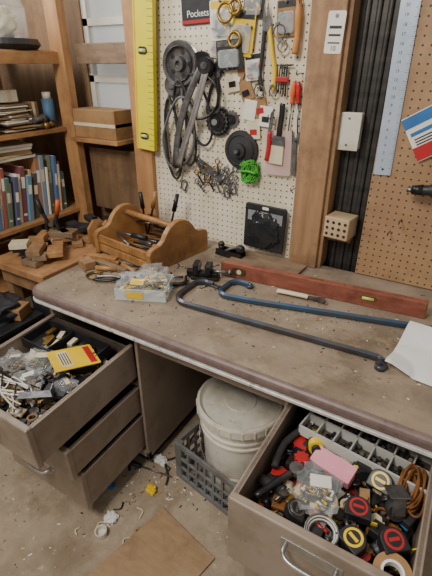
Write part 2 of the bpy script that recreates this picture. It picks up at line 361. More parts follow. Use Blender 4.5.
# ---------- tote
b=B('wooden_tool_tote')
def endp(k=1.12,h=1.08):
    L=[(-.155,0),(.155,0),(.158,.075),(.15,.09),(.13,.098),(.105,.10),(.085,.112),(.07,.135),(.05,.155),(.025,.168),(0,.172)]
    Rr=[(-x,y) for x,y in L[2:-1]][::-1]
    return [(x*k,y*h) for x,y in [L[0],L[1]]+L[2:]+Rr]
Mt=DM(-1.165,1.365,.745,-9)
for x in(-.185,.165):b.prism(endp(),.026,Mt@T(x,0,0)@Rz(90)@Rx(90),totem,bev=.004)
b.bx(-.18,.18,-.15,.15,.004,.014,totem,0,Mt)
for sy in(-1,1):
    for z in(.008,.05):b.bx(-.18,.18,sy*.16-.006,sy*.16+.006,z,z+.034,totem,.002,Mt)
b.tube([(-.175,0,.15),(.18,0,.15)],.013,totem,Mt,sub=1,seg=16);b.done()
b=B('hand_tools')
for k in range(18):
    M=Mt@T(R.uniform(-.10,.09),R.uniform(-.12,.12),.03+.014*(k%5))@Rz(R.uniform(-25,25))@Ry(90)
    b.cyl(.005,R.uniform(.12,.2),M,steel if k%3 else darksteel);
    if k%2:b.cyl(.012,.08,M@T(0,0,.06),(darksteel,totem,black,board)[k//2%4])
for (x,y,a,c,m) in((-.13,.08,12,8,black),(-.10,.1,-6,14,totem),(.02,.12,-14,6,darksteel)):
    M=Mt@T(x,y,.12)@Rx(a)@Ry(c);b.cyl(.005,.2,M,darksteel);b.cyl(.011,.08,M@T(0,0,.08),m,r2=.009)
b.done()
b=B('wood_chisel')
for k,(x,y,a) in enumerate(((-1.16,1.165,8),(-1.05,1.13,-14),(-1.13,1.12,24))):
    M=DM(x,y,.757,a)@Ry(90);b.cyl(.011,.09,M@T(0,0,-.06),totem,r2=.009);b.cyl(.004,.10,M@T(0,0,.03),darksteel);b.box((.003,.014,.04),M@T(0,0,.09),steel)
b.done()
b=B('wood_scrap_block');b.box((.16,.03,.03),DM(-1.27,1.15,.762,12),totem,.002);b.box((.20,.025,.018),DM(-1.20,1.125,.755,-4),board,.002);b.box((.07,.05,.035),DM(-1.28,1.08,.764,-20),woodg,.003);b.done()
b=B('slip_joint_pliers');M=DM(-1.08,1.06,.755,30)
for sg in(-1,1):b.tube([(.06,sg*.004,0),(.03,sg*.010,0),(0,-sg*.004,0),(-.04,-sg*.02,0),(-.10,-sg*.014,0)],.005,darksteel if sg>0 else steel,M,flat=(.006,.005))
b.cyl(.009,.014,M@T(.01,0,0),steel);b.done()
b=B('small_wire_coil')
for k in range(4):b.tube(circ(.026+.002*k,16,.002*k),.0018,(darksteel,brass)[k%2],DM(-1.19,1.03,.749),closed=True,sub=1,seg=6)
b.done()
# ---------- clear parts container
b=B('clear_parts_container');M=DM(-.93,1.035,.747,24);w,d,h=.185,.135,.045
b.bx(-w/2,w/2,-d/2,d/2,0,.003,clearr,0,M)
for s_ in(-1,1):
    b.bx(-w/2,w/2,s_*d/2-.0015,s_*d/2+.0015,0,h,clearr,0,M);b.bx(s_*w/2-.0015,s_*w/2+.0015,-d/2,d/2,0,h,clearr,0,M)
b.tube([(-w/2,-d/2,h),(w/2,-d/2,h),(w/2,d/2,h),(-w/2,d/2,h)],.0015,clearr,M,closed=True,sub=1)
for k in range(110):
    b.box((R.uniform(.008,.028),R.uniform(.006,.016),.006),M@T(R.uniform(-.075,.075),R.uniform(-.05,.05),R.uniform(.008,.048))@Rz(R.uniform(0,90))@Rx(R.uniform(-30,30)),(steel,yel2,darksteel,yel2,brass,tape,steel)[k%7],.001)
film(b,(.078,.055,.03),M@T(.0,.005,.045),4);film(b,(.045,.04,.028),M@T(.02,.045,.062),8)
b.box((.06,.001,.025),M@T(-.02,-d/2-.002,.022),yel2);b.box((.05,.03,.001),M@T(-.02,-.025,.055)@Rx(20),yel2);b.done()
# ---------- vise
b=B('machine_vise');M=DM(-.80,1.25,.746,20)
b.box((.11,.05,.014),M@T(0,0,.007),darksteel,.003);b.box((.10,.034,.016),M@T(0,0,.022),darksteel,.002)
b.box((.022,.055,.045),M@T(-.035,0,.045),darksteel,.003);b.box((.022,.055,.04),M@T(.015,0,.043),darksteel,.003)
b.box((.004,.05,.022),M@T(-.022,0,.054),steel);b.box((.004,.05,.022),M@T(.002,0,.054),steel)
b.cyl(.007,.09,M@T(.055,0,.034)@Ry(90),steel);b.cyl(.012,.014,M@T(.1,0,.034)@Ry(90),steel);b.cyl(.003,.08,M@T(.1,0,.034)@Rx(65),steel)
b.box((.03,.025,.03),M@T(-.06,0,.02),darksteel,.004);b.done()
b=B('c_clamp');M=DM(-.86,1.20,.757,120)
b.tube([(0,0,0),(-.05,0,0),(-.06,.03,0),(-.05,.065,0),(0,.065,0)],.007,darksteel,M,flat=(.006,.009));b.cyl(.005,.07,M@T(0,.045,0)@Rx(90),steel);b.cyl(.003,.04,M@T(0,.075,0)@Ry(90),steel);b.done()
b=B('scrap_board');b.box((.31,.16,.012),DM(-.645,1.475,.752,-3),board,.001);b.done()
b=B('block_plane');M=DM(-.82,1.49,.747,-5)
b.box((.14,.045,.012),M@T(0,0,.006),darksteel,.003);b.box((.13,.004,.02),M@T(0,.02,.02),darksteel);b.box((.13,.004,.02),M@T(0,-.02,.02),darksteel)
b.box((.07,.036,.006),M@T(.01,0,.04)@Ry(-25),steel,.002);b.cyl(.013,.03,M@T(-.05,0,.03),black);b.cyl(.016,.012,M@T(-.05,0,.05),black,r2=.012);b.blob((.02,.016,.018),M@T(.05,0,.045),black,.05,2,1,3);b.done()
b=B('spirit_level');M=T(-.385,1.352,.746)@Rz(5)
L=.75
b.bx(-L/2,L/2,-.014,.014,0,.06,mahog,.002,M)
for sx in(-1,1):b.bx(sx*L/2-.002,sx*L/2+.002,-.0145,.0145,.0,.0605,brass,0,M)
b.prism(rrect(.06,.022,.01,6),.0292,M@T(.0+.19,.0146,.032)@Rx(90),brass);b.cyl(.006,.04,M@T(.19,-.013,.032)@Ry(90),mat('vial_green','#b9bf7a',rough=.1))
b.prism(rrect(.06,.034,.016,8),.0296,M@T(-.30,.0148,.03)@Rx(90),mat('dark_brass','#6b5636',rough=.4,metal=.6));b.cyl(.010,.031,M@T(-.30,0,.03)@Rx(90),tape)
b.box((.05,.012,.001),M@T(.0,0,.0605),brass)
for x in(-.1,.10,.30):b.cyl(.004,.001,M@T(x,0,.0605),brass)
b.done()
# ---------- bars
def arc(cx,cy,r,a0,a1,n=8,z=.757):return [(cx+r*math.cos(math.radians(a0+(a1-a0)*k/n)),cy+r*math.sin(math.radians(a0+(a1-a0)*k/n)),z) for k in range(n+1)]
zb=.757
b=B('bent_pry_bar')
p=[(-.735,1.205,zb)]+arc(-.765,1.165,.038,80,180,6)+[(-.803,1.10,zb)]+arc(-.745,1.085,.058,185,268,8)+[(-.70,1.029,zb),(-.12,1.062,zb)]+arc(-.10,1.042,.020,80,-20,5)
b.tube(p,.011,barsteel,seg=6,sub=1,flat=(.010,.0125),smooth=False);b.cyl(.016,.014,T(-.080,1.028,.754),barsteel,seg=20);b.cyl(.007,.0145,T(-.080,1.028,.754),darksteel,seg=16)
b.prism([(-.012,-.007),(.03,-.012),(.03,.012),(-.012,.009)],.006,T(-.735,1.203,.750)@Rz(-8),barsteel,bev=.002);b.done()
b=B('bow_saw_frame')
p=[(-.615,1.270,zb)]+arc(-.65,1.235,.037,90,180,6)+[(-.687,1.20,zb)]+arc(-.648,1.188,.040,190,285,8)+[(-.56,1.163,zb),(.05,1.308,zb)]+arc(.05,1.345,.037,-75,0,5)
b.tube(p,.011,bluesteel,seg=6,sub=1,flat=(.009,.0125),smooth=False);b.cyl(.014,.012,T(-.612,1.270,.753),bluesteel,seg=18);b.cyl(.005,.02,T(-.612,1.270,.755),steel,seg=12)
b.done()
b=B('putty_knife');M=DM(-.43,1.292,.7525,6)
b.tube([(-.075,0,.004),(-.04,0,.005),(0,0,.005),(.03,0,.005),(.04,0,.004)],.011,tape,M,flat=(.012,.007));b.prism([(.035,-.006),(.075,-.014),(.10,-.02),(.10,.02),(.075,.014),(.035,.006)],.0012,M@T(0,0,.004),steel);b.done()
b=B('sheet_of_paper');t=bmesh.new();bmesh.ops.create_grid(t,x_segments=30,y_segments=30,size=.5)
for v in t.verts:
    v.co.x*=.21;v.co.y*=.26
Mp=DM(.045,1.15,0,-6)
for v in t.verts:
    q=Mp@v.co;yb=1.296+q.x*.238
    d=abs(q.y-yb);z=max(.749,.7725-max(0,d-.015)*.25)
    if q.x<.0:
        d=math.hypot(q.x+.075,q.y-1.035);z=max(z,.773-max(0,d-.02)*.35)
    v.co.z=z+.0006+.0015*mnoise.noise(q*14)
b.add(t,Mp,paper,True);b.done()
b=B('sawdust_and_screws')
for k in range(800):
    x=R.uniform(-1.3,.15);y=R.uniform(.86,1.55)
    if k<300:x=R.gauss(-.95,.18);y=R.gauss(1.12,.14)
    elif k<480:x=R.gauss(-.4,.2);y=R.gauss(1.2,.05)
    y=max(.86,min(1.56,y));x=max(-1.3,min(.17,x))
    s_=R.uniform(.0008,.004)
    b.box((s_*R.uniform(1,3.5),s_,.0012),T(x,y,.7462)@Rz(R.uniform(0,180)),(tape,board,darksteel,wood,board,deskm,cardb)[k%7])
for k in range(34):
    M=DM(R.gauss(-.98,.16),R.gauss(1.12,.1),.748,R.uniform(0,360))@Ry(90)
    b.cyl(.0018,.03,M,steel,seg=8);b.cyl(.004,.002,M@T(0,0,.015),steel,seg=8)
b.done()
# ---------- wall items
b=B('yellow_level');M=T(-1.31,1.560,1.15)@Ry(4)
b.bx(-.05,.05,-.012,.012,0,.78,yellow,.002,M);b.bx(-.05,-.043,-.014,-.012,0,.78,yel2,0,M)
for k in range(30):b.bx(.02,.05,-.0125,-.012,.02+k*.025,.0215+k*.025,black,0,M)
for z in(.06,.40,.70):b.prism(rrect(.05,.03,.014,8),.0245,M@T(-.005,.0122,z)@Rx(90),black);b.cyl(.007,.036,M@T(-.005,-.0125,z)@Ry(90),MC['vial_green'])
b.done()
b=B('pulley_wheel')
M=WM(-1.12,1.50,0,1.60)
b.lathe([(0,0),(.082,0),(.086,.006),(.07,.014),(.07,.018),(.086,.026),(.082,.032),(.066,.03),(.06,.02),(.03,.02),(.026,.04),(.012,.04),(.012,.03),(0,.03)],M,steel);
for k in range(5):
    a=2*math.pi*k/5;b.cyl(.009,.002,M@T(.045*math.cos(a),.045*math.sin(a),.021),black)
b.tube(circ(.064,24,.033),.003,darksteel,M,closed=True,sub=1);b.done()
b=B('pulley_wheel');M=WM(-1.02,1.49,0,1.60)
b.lathe([(0,0),(.052,0),(.055,.006),(.044,.013),(.055,.022),(.052,.027),(.03,.024),(.02,.024),(.018,.034),(0,.034)],M,darksteel);b.done()
b=B('pulley_wheel');M=WM(-1.165,1.42,0,1.60)
b.lathe([(0,0),(.04,0),(.042,.006),(.034,.011),(.042,.018),(.04,.022),(.02,.02),(.012,.03),(0,.03)],M,steel);b.done()
def vbelt(x,z,rx,rz,seed,rot=0,y=1.565,m=rubber):
    b=B('v_belt');p=[]
    for k in range(14):
        a=2*math.pi*k/14;w=1+.22*mnoise.noise(Vector((math.cos(a),math.sin(a),seed*2.3)))
        p.append((rx*w*math.sin(a),rz*math.cos(a)-.1*rx*math.sin(2*a),.004*math.sin(a*2)))
    b.tube(p,.006,m,WM(x,z,rot,y),closed=True,flat=(.005,.007));b.done()
gbelt=mat('grey_belt','#55545a','#6a686c',rough=.6,scale=15)
vbelt(-1.16,1.25,.055,.20,1,-4,1.585,gbelt);vbelt(-1.10,1.27,.05,.17,2,8,1.57);vbelt(-1.12,1.23,.08,.15,3,-14,1.555,gbelt);vbelt(-1.03,1.33,.06,.14,5,16,1.57);vbelt(-1.17,1.20,.04,.17,8,4,1.575)
b=B('chain_wrench');M=WM(-1.09,1.29,0,1.545)
b.tube([(.10,.21,0),(.05,.13,0),(.0,.03,0),(-.035,-.08,0),(-.055,-.2,0)],.01,steel,M,flat=(.016,.005))
b.tube([(.12,.19,.008),(.085,.09,.008),(.05,0,.008),(.01,-.09,.008),(-.03,-.19,.008)],.01,alu,M,flat=(.015,.005))
b.cyl(.03,.02,M@T(.115,.205,.004),darksteel);b.cyl(.013,.026,M@T(.115,.205,.004),steel)
b.tube([(.1,.18,.0),(.16,.14,0),(.17,.07,0),(.12,.02,0),(.07,.01,0)],.006,darksteel,M,flat=(.005,.008));b.done()
b=B('sprocket');M=WM(-.945,1.29,0,1.60)
for k,(r_,n_) in enumerate(((.062,22),(.055,20),(.048,18),(.038,14))):
    b.prism(gear(r_,n_,.005),.005,M@T(.003*k,0,.004+k*.009),(steel,darksteel)[k%2]);b.cyl(.022,.01,M@T(0,0,.008+k*.009),darksteel)
b.cyl(.012,.05,M@T(0,0,.02),alu);b.done()
b=B('sprocket');M=WM(-.885,1.30,0,1.60)
b.prism(gear(.036,14,.005),.006,M,steel);b.cyl(.02,.012,M@T(0,0,.008),darksteel);b.cyl(.01,.014,M@T(0,0,.01),black);b.done()
b=B('locking_pliers');M=WM(-.955,1.43,-12,1.59)
for sg in(-1,1):
    b.tube([(sg*.004,.09,0),(sg*.016,.06,0),(sg*.006,.03,0),(-sg*.018,-.02,0),(-sg*.022,-.09,0),(-sg*.012,-.12,0)],.006,black if sg>0 else darksteel,M,flat=(.007,.006))
b.cyl(.013,.016,M@T(0,.035,0),steel);b.done()
b=B('rubber_backing_disc');M=WM(-.835,1.185,0,1.60)
b.lathe([(0,0),(.075,0),(.078,.006),(.076,.012),(.05,.018),(.03,.022),(.028,.036),(.012,.038),(.012,.05),(0,.05)],M,rubber)
b.tube(circ(.06,24,.016),.003,black,M,closed=True,sub=1);b.cyl(.008,.012,M@T(0,0,.054),steel);b.done()
b=B('green_twine_bundle');M=WM(-.785,1.105,0,1.575)
for k in range(34):
    a0=R.uniform(-30,30);ox=R.uniform(-.022,.022);p=[]
    for j in range(10):
        a=2*math.pi*j/10;p.append((ox+.018*math.cos(a)*R.uniform(.7,1.4),.042*math.sin(a)*R.uniform(.8,1.15),R.uniform(-.014,.014)))
    b.tube(p,.0026,green,M@Rz(a0),closed=True,seg=5,sub=3)
b.tube([(-.036,0,.018),(0,.006,.022),(.036,0,.018),(0,-.004,-.016)],.005,green,M,closed=True);b.done()
b=B('black_label_card');M=WM(-1.04,1.70,2)
b.box((.15,.13,.004),M@T(0,0,.002),black,.001);b.text('Pockets',.032,M@T(0,-.03,.005),paper);b.box((.15,.012,.001),M@T(0,-.055,.0045),red);b.done()
def blister(n,x,z,w,h,rot,card,items,y=1.6):
    b=B(n);M=WM(x,z,rot,y)
    b.prism(rrect(w,h,.006),.002,M,card);b.box((w*.9,h*.18,.0008),M@T(0,h*.38,.0026),items[0]);b.prism(rrect(w*.8,h*.6,.012),.012,M@T(0,-h*.12,.002),clearr,bev=.003)
    for k in range(7):
        c=M@T(R.uniform(-.3,.3)*w,R.uniform(-.35,.12)*h,.009)@Rz(R.uniform(0,180))
        b.box((w*.35,.008,.006),c,items[k%len(items)],.001)
    b.cyl(.004,.02,M@T(0,h*.44,.006),steel,seg=8);b.done()
blister('blister_pack',-.93,1.645,.10,.13,3,wcard,[yel2,steel,black],1.59)
blister('blister_pack',-.835,1.60,.09,.15,-6,yel2,[black,steel,brass],1.585)
blister('blister_pack',-.885,1.53,.11,.10,4,black,[steel,steel,darksteel],1.57)
blister('blister_pack',-.80,1.70,.08,.11,-3,black,[yel2,orange,steel],1.594)
blister('blister_pack',-.79,1.49,.07,.09,7,wcard,[black,darksteel,orange],1.59)
blister('blister_pack',-.67,1.64,.075,.11,3,cardb,[black,steel,red],1.594)
blister('blister_pack',-.95,1.56,.06,.08,-9,tape,[red,steel,red],1.594)
b=B('brass_ring_fitting')
for x,z,r_ in((-.90,1.665,.03),(-.86,1.58,.024),(-.86,1.68,.022)):
    b.tube(circ(r_,20),.006,brass,WM(x,z,0,1.562),closed=True,sub=1)
b.done()
b=B('tin_snips');M=WM(-.735,1.53,4,1.585)
for sg in(-1,1):
    b.tube([(sg*.008,.09,0),(sg*.02,.0,0),(sg*.03,-.06,0),(sg*.022,-.12,0)],.008,yel2 if sg>0 else black,M,flat=(.008,.007));b.prism([(sg*.002,.08),(sg*.018,.09),(sg*.006,.16)],.005,M,steel)
b.cyl(.013,.015,M@T(0,.085,0),steel);b.done()
b=B('hose_clamp')
for x,z,r_ in((-.69,1.60,.022),(-.675,1.555,.018),(-.76,1.41,.02),(-.70,1.41,.016)):
    M=WM(x,z,20,1.58);b.tube(circ(r_,18),.004,steel,M,closed=True,sub=1,flat=(.0015,.006));b.box((.016,.008,.01),M@T(0,r_+.004,0),steel,.001)
b.done()
b=B('hex_key_set');M=WM(-.67,1.46,0,1.585)
for k in range(5):b.tube([(-.02+k*.009,-.05-.004*k,0),(-.02+k*.009,.03,0),(-.014+k*.009,.036,0),(.004+k*.009,.037,0)],.002+.0003*k,black,M,seg=6,sub=2)
b.box((.05,.018,.012),M@T(0,-.01,0),red,.003);b.done()
b=B('red_handled_screwdriver')
for x,z,r_,m in((-.60,1.37,4,red),(-.625,1.37,-3,orange)):
    M=WM(x,z,r_,1.585);b.tube([(0,.0,0),(0,.03,0),(0,.06,0),(0,.075,0)],[.008,.010,.009,.007],m,M,seg=10);b.cyl(.003,.10,M@T(0,-.05,0)@Rx(90),steel,seg=8)
b.done()
b=B('adjustable_wrench');M=WM(-.60,1.20,3,1.592);b.prism([(-.008,-.09),(.008,-.09),(.007,.03),(.02,.05),(.018,.075),(.008,.068),(.006,.052),(-.006,.052),(-.008,.08),(-.02,.07),(-.018,.045),(-.007,.03)],.007,M,steel,bev=.0015);b.cyl(.005,.009,M@T(.006,.04,.004)@Ry(90),darksteel);b.done()
b=B('paper_parts_envelope')
for x,z,r_,m in((-.88,1.44,10,tape),(-.80,1.34,-8,wcard),(-.755,1.35,14,cardb),(-.73,1.32,-4,wcard),(-.86,1.46,-20,cardb),(-.82,1.41,22,cardb),(-.78,1.27,6,tape)):
    b.box((.055,.075,.003),WM(x,z,r_,1.594-R.uniform(0,.006)),m,.001);b.box((.03,.02,.001),WM(x,z-.01,r_,1.587),(red,darksteel,wcard)[int(abs(x*100))%3])
b.done()
b=B('wooden_mallet_handle');M=WM(-.625,1.53,-2,1.575);b.tube([(0,0,0),(.004,.05,0),(0,.11,0),(-.004,.16,0)],[.012,.011,.013,.010],mat('honey_wood','#b87f42','#a86f32',rough=.5,scale=6),M,seg=12);b.done()
b=B('paint_brush');M=WM(-.665,1.22,-3,1.575)
b.prism([(-.028,-.07),(.028,-.07),(.026,0),(-.026,0)],.012,M@T(0,0,-.006),tape);b.prism([(-.028,0),(.028,0),(.022,.035),(-.022,.035)],.014,M@T(0,0,-.007),steel)
b.tube([(0,.03,0),(0,.07,0),(.002,.11,0),(0,.15,0)],[.012,.009,.011,.008],darksteel,M,flat=(.011,.007));b.done()
b=B('plastic_sleeve');M=WM(-.665,1.19,2,1.583);b.prism(rrect(.11,.17,.01),.003,M,mat('pink_sleeve','#d9b9b2',rough=.3,alpha=.6));b.done()
b=B('pruning_knife');M=WM(-.70,1.25,-4,1.565);b.tube([(0,-.09,0),(.004,-.04,0),(0,.02,0)],.009,red,M,flat=(.009,.008));b.prism([(-.006,.02),(.008,.02),(.006,.1),(-.004,.085)],.003,M,steel);b.done()
b=B('black_plastic_package');M=WM(-.70,.875,-2,1.58)
b.prism(rrect(.19,.20,.01),.014,M@T(0,0,0),black,bev=.004);b.blob((.07,.075,.010),M@T(0,-.01,.012),mat('glossy_black','#26282b',rough=.15),.3,3,9)
b.box((.19,.004,.002),M@T(0,.075,.015),darksteel);b.prism(rrect(.03,.012,.005),.001,M@T(0,.088,.0142),wcard);b.box((.16,.045,.001),M@T(0,.05,.0146),mat('grey_label','#8d8f92','#77797c',rough=.5,scale=40));b.done()
b=B('key_bunch')
for k in range(16):
    x=-1.05+R.uniform(0,.19);z=1.06+R.uniform(-.06,.06);M=WM(x,z,R.uniform(-50,50),1.592-R.uniform(0,.012))
    b.tube([(.011*math.cos(a),.011*math.sin(a)+.018,0) for a in [2*math.pi*j/12 for j in range(12)]],.003,(steel,brass,steel)[k%3],M,closed=True,sub=1);b.box((.007,.045,.003),M@T(0,-.018,0),(steel,darksteel,steel)[k%3],.001);b.box((.014,.006,.003),M@T(.004,-.035,0),steel)
b.done()
b=B('strap_hinge');M=WM(-.99,1.09,-30,1.59);b.prism([(-.08,-.012),(.08,-.022),(.08,.022),(-.08,.012)],.004,M,steel);b.cyl(.006,.05,M@T(.08,0,.004)@Rx(90),steel);b.done()
b=B('shackle_link')
for x,z in((-.90,1.0),(-.87,1.02),(-1.13,1.0)):
    M=WM(x,z,R.uniform(-20,20),1.59);b.tube([(-.012,-.02,0),(-.014,.01,0),(0,.026,0),(.014,.01,0),(.012,-.02,0)],.0035,steel,M);b.cyl(.004,.036,M@T(0,-.02,0)@Ry(90),steel,seg=10)
b.done()
b=B('peg_hook')
for x,z in((-.60,1.47),(-.585,1.06),(-.93,1.34),(-.7,1.32),(-.62,1.69),(-1.12,1.43),(-.66,1.49)):
    b.tube([(x,1.60,z),(x,1.57,z),(x,1.55,z-.004),(x,1.545,z+.012)],.0022,steel,seg=6)
b.done()
b=B('price_tag');M=WM(-.485,1.59,-2,1.559);b.prism(rrect(.058,.12,.006),.001,M,wcard)
for k in range(3):b.box((.04,.008-.002*k,.0006),M@T(0,.015-k*.022,.0014),black)
b.cyl(.006,.002,M@T(0,.046,.001),steel);b.text('10',.02,M@T(0,-.045,.0014),black);b.done()
b=B('junction_box');b.box((.08,.045,.125),T(-.41,1.63,1.285),whitep,.004);b.box((.084,.005,.129),T(-.41,1.606,1.285),whitep,.002)
for z in(-.045,.045):b.cyl(.004,.003,T(-.41,1.603,1.285+z)@Rx(90),steel)
b.done()
b=B('drill_bit_block');M=T(-.385,1.60,.89)@Rz(-8);b.box((.10,.09,.085),M@T(0,0,.045),mat('light_block','#c4ab87','#ad9270',rough=.7,scale=6),.004)
for i_ in range(4):
    for j_ in range(3):b.cyl(.006,.002,M@T(-.036+i_*.024,-.0455,.02+j_*.024)@Rx(90),black,seg=12)
b.done()
b=B('bracket');b.bx(-.43,-.34,1.60,1.655,.87,.889,woodg);b.done()
b=B('steel_ruler');M=T(-.266,1.597,1.15)@Ry(-1)
rul=mat('ruler_satin','#bcc8d4','#a4b2c0',rough=.35,metal=.35,scale=8)
b.bx(-.029,.029,-.0015,.0015,0,.7,rul,0,M)
for k in range(112):
    l=.012 if k%4==0 else .006
    b.bx(.029-l,.029,-.002,-.0015,k*.00625,k*.00625+.0008,black,0,M)
for k in range(1,27):b.text(str(k),.013,M@T(-.006,-.0018,k*.0254)@Rx(90),black,.0001)
b.cyl(.004,.004,M@T(0,0,.02)@Rx(90),black);b.done()
b=B('printed_packet');M=WM(-.150,1.30,32,1.59);b.box((.11,.15,.004),M,wcard,.001);b.box((.11,.035,.001),M@T(0,.055,.0025),blue);b.box((.11,.045,.001),M@T(0,-.05,.0025),red);b.box((.09,.012,.001),M@T(0,.015,.0025),blue)
for k in range(3):b.box((.08,.004,.001),M@T(0,-.003-k*.009,.0025),darksteel)
b.done()
b=B('power_drill');M=WM(-.09,1.13,6,1.545)
b.tube([(-.035,.0,0),(.0,.0,0),(.06,.003,0),(.14,.003,0),(.165,.0,0)],[.017,.022,.028,.030,.024],black,M,seg=14)
b.cyl(.015,.035,M@T(-.045,0,0)@Ry(90),darksteel,r2=.019,seg=16);b.cyl(.009,.02,M@T(-.068,0,0)@Ry(90),steel,seg=12)
b.tube([(.10,-.01,0),(.11,-.06,0),(.125,-.11,0)],.018,black,M,seg=10,flat=(.015,.019));b.box((.06,.03,.045),M@T(.13,-.125,0),darksteel,.005);b.box((.012,.025,.012),M@T(.088,-.035,0),rubber,.003);b.done()
b=B('peg_hook')
for x,z in((-.12,1.42),(-.17,1.0),(.02,1.25),(-.2,.95)):b.tube([(x,1.60,z),(x,1.57,z),(x,1.55,z-.004),(x,1.545,z+.012)],.0022,steel,seg=6)
b.done()
# ---------- crate & bucket
b=B('milk_crate');M=T(-.525,1.045,.0)@Rz(-10);S=.345;H=.20
for s_ in range(4):
    Q=M@Rz(90*s_)
    for z,h_ in((.012,.024),(.07,.012),(.12,.012),(H-.012,.026)):b.box((S,.010,h_),Q@T(0,-S/2,z),crateg,.002)
    for k in range(8):b.box((.010,.008,H),Q@T(-S/2+.02+k*(S-.04)/7,-S/2,H/2),crateg)
    b.box((.03,.03,H),Q@T(-S/2+.008,-S/2+.008,H/2),crateg,.005)
for k in range(9):
    b.box((S,.008,.008),M@T(0,-S/2+.02+k*.038,.008),crateg);b.box((.008,S,.008),M@T(-S/2+.02+k*.038,0,.008),crateg)
b.done()
b=B('plastic_bucket');M=T(-.525,1.055,.014)
b.lathe([(0,0),(.128,0),(.131,.004),(.146,.27),(.153,.272),(.153,.279),(.147,.281),(.148,.300),(.155,.302),(.155,.309),(.149,.311),(.15,.360),(.0,.360)],M,bucketm,seg=64)
b.lathe([(.150,.345),(.163,.345),(.166,.35),(.166,.38),(.163,.386),(.155,.388),(.150,.382),(.143,.376),(.06,.374),(.058,.378),(.0,.378)],M,bucketm,seg=64)
for k in range(24):
    a=15*k;b.box((.004,.006,.03),M@Rz(a)@T(.1665,0,.363),bucketm)
b.tube([(.152,0,.29),(.14,-.09,.23),(.09,-.15,.17),(0,-.175,.15),(-.09,-.15,.17),(-.14,-.09,.23),(-.152,0,.29)],.0022,steel,M@Rz(20),seg=6)
b.cyl(.006,.07,M@Rz(20)@T(0,-.176,.15)@Ry(90),whitep)
b.done()
# ---------- floor stuff
b=B('plywood_sheet');b.box((.27,.42,.009),T(-.60,.52,.006)@Rz(-12),ply,.001);b.done()
b=B('floor_debris')
for k in range(900):
    x=R.uniform(-1.4,-.3);y=R.uniform(.1,1.5);s_=R.uniform(.001,.005)
    if k<260:x=R.gauss(-.78,.08);y=R.gauss(.85,.14)
    if k%40==0:s_*=2.5
    if abs(x+.6)<.2 and y<.78:continue
    b.box((s_*R.uniform(1,4),s_,.0015),T(x,y,.0012)@Rz(R.uniform(0,180)),(tape,board,darksteel,paper,wood,floorm,cardb)[k%7])
for k in range(16):
    x=R.uniform(-1.0,-.68);y=R.uniform(.5,1.2);s_=R.uniform(.015,.03);a=R.uniform(0,360)
    b.tube([(x,y,.004),(x+s_*math.cos(a),y+s_*math.sin(a),.007),(x+1.6*s_*math.cos(a+.7),y+1.6*s_*math.sin(a+.7),.004)],.002,(wood,tape,darksteel,steel)[k%4],flat=(.003,.001),seg=6)
b.done()
b=B('screwdriver');M=T(-.84,.86,.012)@Rz(10)@Ry(90);b.cyl(.011,.08,M@T(0,0,-.08),darksteel,r2=.009);b.cyl(.003,.16,M@T(0,0,.02),steel);b.done()
b=B('crumpled_wrapper');b.blob((.02,.016,.012),T(-.775,.79,.012),yel2,.4,3,3,3,False);b.blob((.018,.012,.008),T(-.93,.72,.009),blue,.4,3,6,3,False);b.blob((.02,.018,.010),T(-.83,.62,.012),paper,.6,3,8,3,False);b.blob((.026,.018,.010),T(-.83,.92,.011),paper,.6,3,9,3,False);b.done()
b=B('plastic_cap');b.lathe([(0,0),(.02,0),(.022,.025),(.018,.025),(.017,.004),(0,.004)],T(-.82,.56,.001),whitep,seg=20);b.done()
b=B('extension_cord');b.tube([(-.8,1.3,.006),(-.78,1.0,.006),(-.81,.93,.006),(-.76,.88,.006),(-.74,.84,.006)],.004,rubber,seg=6);b.done()
# ---------- drawer contents
CL=[darksteel,steel,black,black,tape,whitep,red,cardb,steel,rubber,brown,yel2,darksteel,blue,board,black]
def clutter(name,M,x0,x1,y0,y1,z0,z1,n,seed,mats=CL,smin=.02,smax=.07):
    r=random.Random(seed);b=B(name)
    for k in range(n):
        z=z0+(z1-z0)*(k/n)**.8
        sx,sy,sz=[r.uniform(smin,smax) for _ in range(3)];sz*=.45
        mx=max(sx,sy)*.6
        x=r.uniform(x0+mx,x1-mx);y=r.uniform(y0+mx,y1-mx)
        Q=M@T(x,y,z)@Rz(r.uniform(0,180))@Rx(r.uniform(-18,18));m=mats[r.randrange(len(mats))]
        ty=r.randrange(6)
        if ty==0:b.box((sx,sy,sz),Q,m,.002)
        elif ty==1:b.cyl(sx*.3,sy,Q@Rx(90),m,seg=14);b.cyl(sx*.33,sy*.15,Q@Rx(90)@T(0,0,sy*.4),steel,seg=14)
        elif ty==2:b.tube([(-sx*.6,0,0),(-sx*.2,sy*.25,0),(sx*.3,-sy*.1,0),(sx*.6,sy*.1,0)],.005,m,Q)
        elif ty==3:b.tube(circ(sx*.3,12),.004,m,Q,closed=True,sub=1)
        elif ty==4:b.prism(gear(sx*.35,6,.001),sz*.6,Q,m);b.cyl(.004,sy*.8,Q@Rx(80),m,seg=10)
        else:b.box((sx,sy*.4,.006),Q,m,.001);b.cyl(.008,.012,Q@T(0,0,.004),m,seg=12)
    return b
b=clutter('assorted_hardware',MR1,-.185,.185,.025,.44,.02,.155,420,11,smin=.015,smax=.06);b.done()
b=clutter('loose_tools',MR1,-.185,.185,.025,.44,.13,.17,130,12,[darksteel,black,rubber,steel,darksteel,black,tape,cardb,red,brass],.015,.07);b.done()
b=B('parts_organizer');M=T(-.055,.90,.59)@Rz(-7)@Rx(-2);w,d,h=.33,.18,.03
og=mat('organizer_grey','#c4c4be','#b0b0a8',rough=.45,scale=8)
b.box((w,d,.003),M,taupeD)
for k in range(8):b.box((.004,d,h),M@T(-w/2+k*w/7,0,h/2),og)
for k in range(4):b.box((w,.006,h),M@T(0,-d/2+k*d/3,h/2),og)
